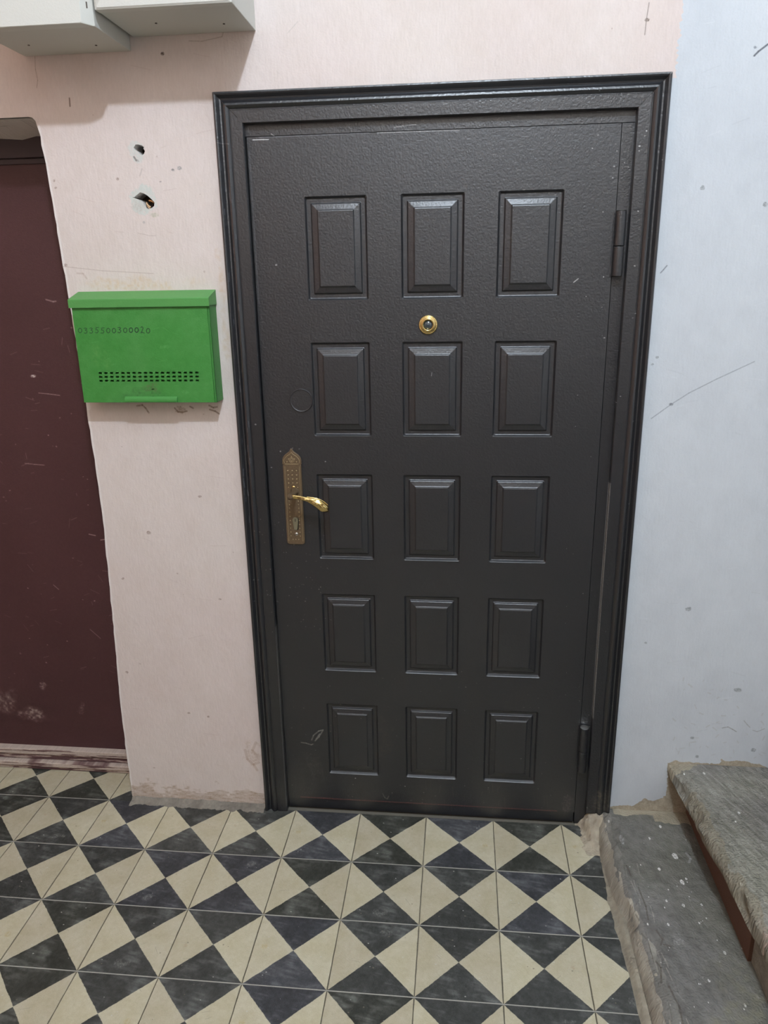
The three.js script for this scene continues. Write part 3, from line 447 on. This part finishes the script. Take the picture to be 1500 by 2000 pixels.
// ------------------------------------------------------------------ mortar at the foot of the walls
const mortarMat = (r, g, b, s) => { const P = new Paint(512, 256, -1.0, -0.1, 1.0, 0.9).fill((c, x, y) => { const n = (fbm(x * 30, y * 30, 4) - 0.5) * 44 + (vn(x * 160, y * 160) - 0.5) * 18; c[0] = r + n; c[1] = g + n; c[2] = b + n * 0.9; }); return std({ map: P.tex(), roughness: 0.96, bumpMap: bumpStone, bumpScale: s }); };
M.grey_mortar = mortarMat(128, 122, 112, 0.004); M.tan_mortar = mortarMat(168, 157, 138, 0.004); M.brown_mortar = mortarMat(142, 134, 118, 0.004);
{
  const rings = []; for (let i = 0; i <= 90; i++) { const x = -0.913 + i / 90 * 0.43, a = 0.003 + 0.006 * fbm(i * 0.25, 1, 2), w = 0.01 + 0.022 * fbm(i * 0.23, 6, 3); rings.push([[x, a + 0.006, 0.0008], [x, a, 0.006], [x, a * 0.45, 0.013], [x, 0.0035 + 0.002 * vn(i * 0.9, 3), w * 0.7], [x, 0.0016, w], [x, -0.002, w + 0.008 + 0.01 * vn(i * 1.1, 7)]]); }
  const g = uvXY(loft(rings.reverse(), false, 1), 'x', 'z');
  tag(obj('trim_1', g, M.grey_mortar), 'rough grey mortar along the foot of pink wall', 'mortar', S);
  const hf = (x0, x1, z0, z1, nx, nz, f) => { const r = []; for (let i = 0; i <= nx; i++) { const x = x0 + (x1 - x0) * i / nx, q = []; for (let j = 0; j <= nz; j++) { const z = z0 + (z1 - z0) * j / nz; q.push([x, f(x, z), z]); } r.push(q); } return uvXY(loft(r.reverse(), false, 1.2), 'x', 'z'); };
  // lump of mortar between the hinge post and the first tread
  const lump = hf(0.455, 0.556, -0.03, 0.15, 48, 60, (x, z) => { const n = (fbm(x * 60, z * 60, 3) - 0.5), ex = step(0.462 + 0.012 * step(0.0, 0.05, z), 0.492, x + n * 0.02), ez = step(0.112 + n * 0.05, 0.0, z), k = 0.056 * ex * ez * (0.8 + 0.2 * step(0.49, 0.52, x)); return -0.003 + k + (0.0055 + n * 0.006) * step(0.15, 0.11, z + n * 0.03) * step(0.46, 0.475, x + n * 0.02) + n * 0.008 * ez; });
  tag(obj('trim_2', lump, M.tan_mortar), 'tan mortar lump between dark door corner and bottom step', 'mortar', S);
  // smear of mortar along the bottom step
  const sm2 = hf(0.462, 0.53, 0.1, 1.2, 26, 160, (x, z) => { const n = fbm(x * 50 + 3, z * 40, 3) - 0.5, e = 0.507 - 0.016 * fbm(z * 9, 5, 2) + 0.012 * step(0.3, 0.6, z); return -0.003 + step(e - 0.006, e + 0.016, x + n * 0.012) * 0.005 + 0.012 * step(0.503, 0.524, x) + n * 0.002; });
  tag(obj('trim_3', sm2, M.brown_mortar), 'mortar smear on the tiles along bottom step', 'mortar', S);
}

// ------------------------------------------------------------------ stone stairs climbing to the right along the white wall
const stone = (x0, z0, x1, z1, base, grain, specks) => {
  const P = new Paint(1024, 1024, x0, z0, x1, z1).fill((c, x, z) => {
    const a = fbm(x * 9, z * 9, 4) - 0.5, b = fbm(x * 70, z * 70, 3) - 0.5, st = fbm((x * 0.92 - z * 0.38) * (grain ? 170 : 60), (x * 0.38 + z * 0.92) * (grain ? 22 : 14), 3) - 0.5, g = fbm(x * 5 + 20, z * 5, 2) - 0.5;
    const n = a * 30 + b * 26 + st * (grain ? 46 : 22); c[0] = base[0] + n + g * 4; c[1] = base[1] + n + g * 6; c[2] = base[2] + n - g * 10;
  });
  for (const [x, z, r] of specks) P.blot(x, z, r * 0.75, r * 1.25, [226, 224, 218], 1.6, 0.7 / r, 0.3, 0.2);
  return P;
};
const s1 = [[0.541, 0.049, 0.0035], [0.68, 0.065, 0.005], [0.639, 0.116, 0.004], [0.691, 0.179, 0.0095], [0.638, 0.23, 0.005], [0.685, 0.272, 0.007], [0.699, 0.259, 0.0035], [0.644, 0.3, 0.0025], [0.668, 0.349, 0.005], [0.713, 0.343, 0.0035], [0.568, 0.412, 0.003], [0.616, 0.411, 0.0035], [0.691, 0.4, 0.003], [0.724, 0.481, 0.0045], [0.666, 0.559, 0.0035], [0.757, 0.594, 0.004], [0.724, 0.613, 0.004], [0.63, 0.338, 0.0035], [0.62, 0.36, 0.0025]];
for (let i = 0; i < 60; i++) s1.push([rr(0.56, 0.78), rr(0.04, 1.1), rr(0.001, 0.002)]);
const P1 = stone(0.48, -0.05, 0.86, 1.2, [110, 108, 103], 0, s1);
P1.blot(0.63, 0.455, 0.017, 0.02, [164, 164, 160], 0.45, 60, 0.6); P1.blot(0.7, 0.33, 0.016, 0.007, [160, 160, 156], 0.4, 80, 0.8); P1.stroke([[0.724, 0.165], [0.73, 0.185], [0.722, 0.2]], 0.006, [172, 172, 168], 0.6, 0.5); P1.blot(0.563, 0.13, 0.006, 0.03, [166, 166, 163], 0.5, 70, 0.8);
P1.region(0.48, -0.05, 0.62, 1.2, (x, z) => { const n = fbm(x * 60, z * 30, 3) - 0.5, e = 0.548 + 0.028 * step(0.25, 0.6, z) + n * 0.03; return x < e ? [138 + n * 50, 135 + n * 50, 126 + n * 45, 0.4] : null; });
P1.region(0.48, -0.05, 0.6, 1.2, (x, z) => { const n = fbm(x * 80, z * 26, 3) - 0.5, e = 0.531 + 0.022 * step(0.2, 0.5, z) + n * 0.022; return x < e ? [172 + n * 60, 164 + n * 60, 148 + n * 55, 0.75] : null; });  // mortar riser, brightened in the colour to offset its weak light
for (const q of [[[0.57, 0.3], [0.575, 0.36], [0.572, 0.4]], [[0.584, 0.43], [0.592, 0.455], [0.585, 0.47]], [[0.56, 0.5], [0.57, 0.53], [0.562, 0.57]], [[0.575, 0.58], [0.585, 0.63], [0.58, 0.68]], [[0.592, 0.47], [0.606, 0.475]], [[0.556, 0.22], [0.56, 0.26]]]) P1.stroke(q, 0.004, [78, 72, 62], 0.6, 0.8);
for (let i = 0; i < 50; i++) { const x = rr(0.53, 0.6), z = rr(0.2, 1.1), l = rr(0.01, 0.04); P1.stroke([[x, z], [x + rr(-0.004, 0.006), z + l]], rr(0.001, 0.003), rnd() < 0.5 ? [86, 82, 74] : [176, 170, 158], 0.45, 0.8); }
P1.region(0.56, -0.05, 0.86, 0.06, (x, z) => { const n = fbm(x * 40, z * 40, 3) - 0.5; return z < 0.022 + n * 0.03 + (x > 0.67 ? 0.028 : 0) ? [166 + n * 40, 156 + n * 40, 134 + n * 40, 0.9] : null; });
P1.blot(0.74, 0.62, 0.1, 0.14, [124, 122, 106], 0.6, 12, 0.6);
for (let i = 0; i < 60; i++) { const x = rr(0.58, 0.8), z = rr(0.1, 0.7), l = rr(0.01, 0.05); P1.stroke([[x, z], [x + l * 0.5, z + l]], rr(0.0012, 0.0025), rnd() < 0.5 ? [92, 92, 90] : [148, 147, 142], 0.45, 0.6); }
const P2 = stone(0.66, -0.05, 1.12, 1.2, [128, 125, 118], 1, [[0.735, 0.045, 0.004], [0.79, 0.04, 0.004], [0.83, 0.2, 0.004], [0.81, 0.235, 0.003], [0.757, 0.44, 0.004]]);
P2.region(0.66, 0.12, 0.83, 1.2, (x, z) => { const n = fbm(x * 50, z * 16, 3) - 0.5, e = 0.722 + 0.055 * z; return Math.abs(x - e - n * 0.02) < 0.014 + n * 0.024 ? [126 + n * 60, 117 + n * 60, 98 + n * 55, 0.6] : null; });
P2.region(0.66, -0.05, 0.78, 0.08, (x, z) => { const n = fbm(x * 40, z * 40, 3) - 0.5; return z < 0.05 - (x - 0.7) * 0.5 + n * 0.04 ? [164 + n * 40, 154 + n * 40, 132 + n * 40, 0.8] : null; });
P2.blot(0.757, 0.58, 0.016, 0.03, [176, 156, 142], 0.6, 60, 0.8);
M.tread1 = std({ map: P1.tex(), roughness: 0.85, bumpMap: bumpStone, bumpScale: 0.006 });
M.tread2 = std({ map: P2.tex(), roughness: 0.88, bumpMap: bumpStone, bumpScale: 0.012 });
M.riser = std({ color: 0x6b4a3a, roughness: 0.7, bumpMap: bumpFine, bumpScale: 0.001 });
M.step_core = mortarMat(140, 136, 126, 0.004);
{
  const st = thing('stone_staircase', 'worn grey stone stairs climbing right along the white wall', 'staircase', [0.5, 0, 0.001]);
  const off = ([x, y, z]) => [x - 0.5, y, z];
  const tread = (sec, dx, amp, far, flip) => {      // worn section swept away from the wall
    const rings = []; for (let i = 0; i <= 110; i++) { const z = i / 110 * 1.15; rings.push(sec.map(([x, y, wear], k) => { const n = fbm(z * 26 + k * 0.8, k * 1.7 + 3, 3) - 0.5, chip = wear * amp * (Math.max(0, fbm(z * 11, 2 + k * 0.2, 2) - 0.52) * 3 + n * 0.5); return off([x + dx(z) * (wear > 0 || k < 3 ? 1 : 0.3) + chip, y - chip * 0.55 + n * 0.0015, z]); })); }
    const g = loft(rings, false, 0.9); const p = g.attributes.position, uv = g.attributes.uv; for (let i = 0; i < p.count; i++) uv.setXY(i, p.getX(i) + 0.5, p.getZ(i)); return g;
  };
  const cap = (x0, y0, x1, y1) => { const g = box(x0 - 0.5, y0, 0, x1 - 0.5, y1, 1.149); return uvBox(g); };
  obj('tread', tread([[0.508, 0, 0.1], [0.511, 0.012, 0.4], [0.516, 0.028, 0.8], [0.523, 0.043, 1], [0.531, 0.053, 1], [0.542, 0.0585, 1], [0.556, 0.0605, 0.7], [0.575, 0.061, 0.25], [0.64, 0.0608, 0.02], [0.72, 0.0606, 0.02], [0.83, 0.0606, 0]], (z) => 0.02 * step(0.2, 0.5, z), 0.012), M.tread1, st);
  obj('step_block', cap(0.56, 0.0, 0.845, 0.052), M.step_core, st);
  obj('riser', uvBox(box(0.268, 0.0525, 0, 0.5, 0.178, 0.5)), M.riser, st).userData.label = 'brown painted riser under second tread';
  obj('riser', uvBox(box(0.276, 0.0525, 0.5002, 0.5, 0.178, 1.149)), M.step_core, st);
  obj('tread', tread([[0.8, 0.176, 0], [0.76, 0.1755, 0], [0.716, 0.178, 0.3], [0.707, 0.184, 0.8], [0.7035, 0.195, 1], [0.704, 0.207, 1], [0.7085, 0.217, 1], [0.717, 0.2225, 0.8], [0.73, 0.2245, 0.5], [0.76, 0.2255, 0.1], [0.86, 0.2255, 0.02], [0.98, 0.2252, 0.02], [1.1, 0.2252, 0]], (z) => 0.07 * z, 0.02), M.tread2, st);
  const t3 = tread([[1.08, 0.34, 0], [1.04, 0.34, 0], [1.0, 0.342, 0.3], [0.992, 0.35, 0.8], [0.99, 0.362, 1], [0.993, 0.378, 1], [1.003, 0.387, 0.8], [1.02, 0.3895, 0.4], [1.1, 0.39, 0.05], [1.38, 0.39, 0]], () => 0, 0.012);
  obj('tread', t3, M.step_core, st); obj('riser', uvBox(box(0.55, 0.2256, 0, 0.88, 0.342, 1.149)), M.riser, st);
  obj('step_block', cap(1.38, 0.0, XR - 0.001, 0.555), M.step_core, st); obj('step_block', cap(1.0, 0.0, 1.379, 0.225), M.step_core, st);
}

// ------------------------------------------------------------------ green letter box
const MB = { x0: -0.871, x1: -0.516, y0: 1.263, y1: 1.518, z: 0.054 };
const mailP = new Paint(1024, 736, MB.x0, MB.y0, MB.x1, MB.y1).fill((c, x, y) => { const a = fbm(x * 14, y * 14, 3) - 0.5, b = fbm(x * 70, y * 70, 3) - 0.5, f = vn(x * 500, y * 500) - 0.5; c[0] = 60 + a * 20 + b * 12 + f * 5; c[1] = 132 + a * 10 + b * 10 + f * 5; c[2] = 56 + a * 18 + b * 12 + f * 5; });
{
  const P = mailP, ink = [16, 62, 30];
  // a pencilled number: 0 3 3 5 5 0 0 3 0 0 0 2 0
  const oval = (s = 1) => Array.from({ length: 15 }, (_, i) => { const t = i / 14 * Math.PI * 2 + 1.9; return [0.5 + 0.46 * Math.cos(t) * s, 0.5 + 0.48 * Math.sin(t)]; });
  const G = { 0: [oval()], 3: [[[0.1, 0.95], [0.55, 1.0], [0.8, 0.82], [0.4, 0.58], [0.85, 0.4], [0.8, 0.1], [0.45, -0.05], [0.05, 0.06]]], 5: [[[0.95, 1.02], [0.3, 0.98], [0.22, 0.6], [0.65, 0.55], [0.85, 0.25], [0.6, -0.02], [0.05, 0.0]]], 2: [[[0.1, 0.95], [0.45, 1.1], [0.72, 0.85], [0.5, 0.4], [0.15, -0.08], [0.5, 0.02], [1.05, -0.15]]] };
  const txt = '0335500300020', w = 0.0098, h = 0.0125, pitch = (0.672 - 0.861) / -12.75; let i = 0;
  for (const ch of txt) { const x = -0.8605 + i * pitch, y = 1.4385 + (vn(i * 1.3, 2) - 0.5) * 0.0015 - (i === 12 ? 0.002 : 0), al = i < 6 ? 0.72 : 0.9; for (const s of G[ch]) P.stroke(s.map(([u, v]) => [x + (u + 0.14 * (v - 0.5)) * w, y + v * h * (ch === '0' ? 0.92 : 1)]), i > 8 && i < 11 ? 0.0026 : 0.002, ink, al, 0.25); i++; }
  P.blot(-0.681, 1.3, 0.024, 0.012, [98, 92, 62], 0.5, 60, 0.8); P.blot(-0.69, 1.288, 0.07, 0.016, [52, 104, 48], 0.4, 40, 0.7); P.speck(-0.683, 1.2785, 0.003, [30, 40, 26], 0.9);
  for (const [x, y] of [[-0.63, 1.403], [-0.648, 1.402], [-0.78, 1.36], [-0.54, 1.31], [-0.6, 1.29], [-0.55, 1.47]]) P.blot(x, y, 0.012, 0.005, [96, 156, 90], 0.25, 80, 0.9);
  P.blot(-0.81, 1.385, 0.03, 0.04, [88, 144, 70], 0.25, 40, 1.0);
  for (let k = 0; k < 40; k++) { const x = rr(MB.x0, MB.x1), y = rr(MB.y0, MB.y1), l = rr(0.004, 0.02), a = rr(-0.6, 0.6); P.stroke([[x, y], [x + l * Math.cos(a), y + l * Math.sin(a)]], 0.0008, [92, 160, 88], 0.5, 0.5); }
}
M.green_front = phy({ map: mailP.tex(), roughness: 0.55, bumpMap: bumpFine, bumpScale: 0.0003 });
M.green = phy({ color: 0x3d853a, roughness: 0.5, bumpMap: bumpFine, bumpScale: 0.0003 });
M.green_lid = phy({ color: 0x4f9149, roughness: 0.48, bumpMap: bumpFine, bumpScale: 0.0003 });
{
  const ox = (MB.x0 + MB.x1) / 2, oy = MB.y0, m = thing('letter_box', 'green metal letter box with pencilled number on pink wall', 'letter box', [ox, oy, 0]);
  const L = (x0, y0, z0, x1, y1, z1, r = 0.0006) => rbox(x0 - ox, y0 - oy, z0, x1 - ox, y1 - oy, z1, r, 1);
  const { x0, x1, y0, y1, z } = MB;
  obj('body', merge([L(x0, y0, 0.0005, x1, y1 + 0.004, 0.002), L(x0, y0, 0.0005, x0 + 0.0015, y1, z - 0.0015), L(x1 - 0.0015, y0, 0.0005, x1, y1, z - 0.0005), L(x0, y0, 0.0005, x1, y0 + 0.0015, z - 0.0015), L(x1 - 0.005, y0, z - 0.003, x1, y1, z - 0.0005)]), M.green, m);
  // front plate with three rows of slanted slots
  const sh = shapeOf([[x0 + 0.001 - ox, 0.0005], [x1 - 0.0055 - ox, 0.0005], [x1 - 0.0055 - ox, 1.51 - oy], [x0 + 0.001 - ox, 1.51 - oy]]);
  for (let r = 0; r < 3; r++) for (let c = 0; c < 18; c++) { const cx = -0.8165 + c * 0.01497 + r * -0.0004 - ox, cy = 1.3385 - r * 0.0098 - oy, a = 0.0047, b = 0.0026; sh.holes.push(new THREE.Path([[cx - a, cy - b + 0.0006], [cx - a + 0.001, cy + b], [cx + a, cy + b - 0.0004], [cx + a - 0.0008, cy - b]].map((p) => new THREE.Vector2(...p)))); }
  const kh = []; for (let i = 0; i < 12; i++) { const t = -i / 12 * Math.PI * 2; kh.push(new THREE.Vector2(-0.681 - ox + 0.0042 * Math.cos(t), 1.297 - oy + 0.0018 * Math.sin(t))); } sh.holes.push(new THREE.Path(kh));
  const fg = new THREE.ExtrudeGeometry(sh, { depth: 0.0012, bevelEnabled: false }); fg.translate(0, 0, z - 0.0012);
  { const uv = fg.attributes.uv, p = fg.attributes.position; for (let i = 0; i < p.count; i++) uv.setXY(i, p.getX(i) + ox, p.getY(i) + oy); }
  obj('front_plate', fg, M.green_front, m).userData.label = 'slotted front plate with handwritten number';
  // folded lid: sloping top, front lip, end cheeks
  const pr = [[0.0008, 1.538], [0.0595, 1.5205], [0.0605, 1.5185], [0.0605, 1.5], [0.0591, 1.5], [0.0591, 1.5185], [0.0008, 1.536]].map(([zz, yy]) => [zz, yy - oy]);
  const lid = new THREE.ExtrudeGeometry(shapeOf(pr), { depth: 0.361, bevelEnabled: false }); lid.rotateY(-Math.PI / 2); lid.translate(-0.5135 - ox, 0, 0);
  const cheek = (x) => { const g = new THREE.ExtrudeGeometry(shapeOf([[0.0008, 1.5365 - oy], [0.0593, 1.519 - oy], [0.0593, 1.502 - oy], [0.0008, 1.502 - oy]]), { depth: 0.0012, bevelEnabled: false }); g.rotateY(-Math.PI / 2); g.translate(x - ox, 0, 0); return g; };
  obj('lid', merge([lid, cheek(-0.5138), cheek(-0.873)]), M.green_lid, m);
  { const g = new THREE.ExtrudeGeometry(shapeOf([[0, 1.2785], [0.002, 1.278], [0.0052, 1.273], [0.0062, 1.269], [0.0058, 1.2655], [0.0045, 1.2645], [0, 1.2645]].map(([zz, yy]) => [zz, yy - oy])), { depth: 0.137, bevelEnabled: true, bevelThickness: 0.001, bevelSize: 0.0006, bevelSegments: 2 }); g.rotateY(-Math.PI / 2); g.translate(-0.6195 - ox, 0, z); obj('pull_tab', g, M.green, m); }
}

// ------------------------------------------------------------------ two pale meter cabinets above
M.cream_metal = phy({ color: 0xcfcec6, roughness: 0.5, bumpMap: bumpFine, bumpScale: 0.0003 });
M.rivet = std({ color: 0x4b4038, roughness: 0.7 });
function cabinet(label, x0, x1, y0, h, depth, holes, ch) {
  const cx = (x0 + x1) / 2, g = thing('meter_cabinet', label, 'cabinet', [cx, y0, 0], { group: 'meter cabinets high on the pink wall' }), W = (x1 - x0) / 2;
  obj('housing', rbox(-W, 0, 0.0005, W, h, depth - 0.022, 0.0015), M.cream_metal, g);
  // front cover: tray with chamfered edges
  const fr = (hw, a, b, z, r) => { const p = []; for (const [sx, sy, t0] of [[1, 1, 0], [-1, 1, 1], [-1, -1, 2], [1, -1, 3]]) for (let i = 0; i <= 4; i++) { const t = (t0 + i / 4) * Math.PI / 2; p.push([sx * (hw - r) + r * Math.cos(t), (sy > 0 ? b - r : a + r) + r * Math.sin(t), z]); } return p; };
  const R = [fr(W - 0.0002, 0.0002, h - 0.0002, depth - 0.024, 0.002), fr(W + 0.001, -0.001, h + 0.001, depth - 0.0215, 0.002), fr(W + 0.0008, -0.0008, h + 0.0008, depth - Math.min(0.018, ch), 0.002), fr(W - ch, 0.0015, h - ch, depth - 0.001, 0.004), fr(W - ch - 0.001, 0.0025, h - ch - 0.001, depth, 0.004)];
  R.push(R[R.length - 1].map(() => [0, h / 2, depth]));
  obj('cover', loft(R, true, 0.4), M.cream_metal, g);
  for (const [x, z] of holes) { const q = new THREE.CylinderGeometry(0.0022, 0.0026, 0.0016, 10); q.translate(x - cx, -0.0004, z); obj('rivet', q, M.rivet, g); }
  const sl = rbox(W - 0.0105, 0.03, depth - 0.0135, W - 0.007, 0.042, depth - 0.009, 0.0006, 1); if (ch > 0.01) obj('slot', sl, M.rivet, g);
}
cabinet('pale metal meter cabinet above the maroon door, hanging lower', -0.93, -0.67, 2.07, 0.4, 0.2, [[-0.873, 0.083], [-0.727, 0.058]], 0.018);
cabinet('pale metal meter cabinet above green letter box, beside the lower one', -0.662, -0.3725, 2.098, 0.4, 0.19, [[-0.572, 0.087], [-0.428, 0.06]], 0.003);

// ------------------------------------------------------------------ cut cable ends in the round hole
{
  const w = thing('cable_stub', 'bare copper and tan wire ends in round wall hole', 'wire', [-0.668, 1.735, -0.004]);
  const cu = phy({ color: 0xc08a5a, metalness: 0.6, roughness: 0.45 }), ins = std({ color: 0xd8b48c, roughness: 0.7 }), br = std({ color: 0x4a2a1e, roughness: 0.7 });
  const q = (pts, r, m) => obj('wire', tube(pts, r, 16, 7), m, w);
  q([[-0.01, 0.008, -0.03], [-0.006, 0.01, -0.006], [0.0, 0.0035, 0.003], [0.006, -0.001, 0.001]], 0.0016, ins); q([[-0.008, 0.004, -0.03], [-0.005, 0.006, -0.004], [0.001, -0.001, 0.0025], [0.004, -0.0045, 0.001]], 0.0014, ins);
  q([[-0.004, 0.014, -0.03], [0.002, 0.0145, -0.004], [0.01, 0.0125, 0.0005], [0.0145, 0.009, -0.003]], 0.0018, cu); q([[0.004, 0.002, -0.04], [0.008, 0.004, -0.012], [0.012, 0.003, -0.006]], 0.004, br); q([[-0.006, 0.003, -0.02], [-0.003, 0.003, 0.0], [0.0025, -0.003, 0.002]], 0.0009, cu);
}

// ------------------------------------------------------------------ ceiling lamp (over the landing, above the frame)
{
  const l = thing('ceiling_lamp', 'bare round bulb in a white holder under the ceiling', 'lamp', [LAMP.x, LAMP.y, LAMP.z]);
  const wh = std({ color: 0xe4e2dc, roughness: 0.5 }), lt = (p, m, n) => obj(n, new THREE.LatheGeometry(p.map((q) => new THREE.Vector2(...q)), 28), m, l);
  lt([[0, CEIL - LAMP.y - 0.001], [0.06, CEIL - LAMP.y - 0.001], [0.058, CEIL - LAMP.y - 0.014], [0.03, CEIL - LAMP.y - 0.024], [0.024, CEIL - LAMP.y - 0.03], [0, CEIL - LAMP.y - 0.03]].reverse(), wh, 'ceiling_rose');
  lt([[0, 0.062], [0.021, 0.062], [0.023, 0.075], [0.023, CEIL - LAMP.y - 0.031], [0, CEIL - LAMP.y - 0.031]], wh, 'holder');
  lt(Array.from({ length: 15 }, (_, i) => { const t = i / 14 * Math.PI * 0.86; return [0.05 * Math.sin(t), -0.05 * Math.cos(t)]; }).concat([[0.019, 0.061], [0, 0.0615]]), std({ color: 0xffffff, emissive: LAMP_COLOR, emissiveIntensity: 30, roughness: 0.4 }), 'bulb');
  const p = new THREE.PointLight(LAMP_COLOR, LAMP_POWER, 0, 2); p.name = 'bulb_light'; p.castShadow = true; p.shadow.radius = 2.4; p.shadow.mapSize.set(2048, 2048); p.shadow.bias = -0.0005; l.add(p);
}
renderer.render(scene, camera);
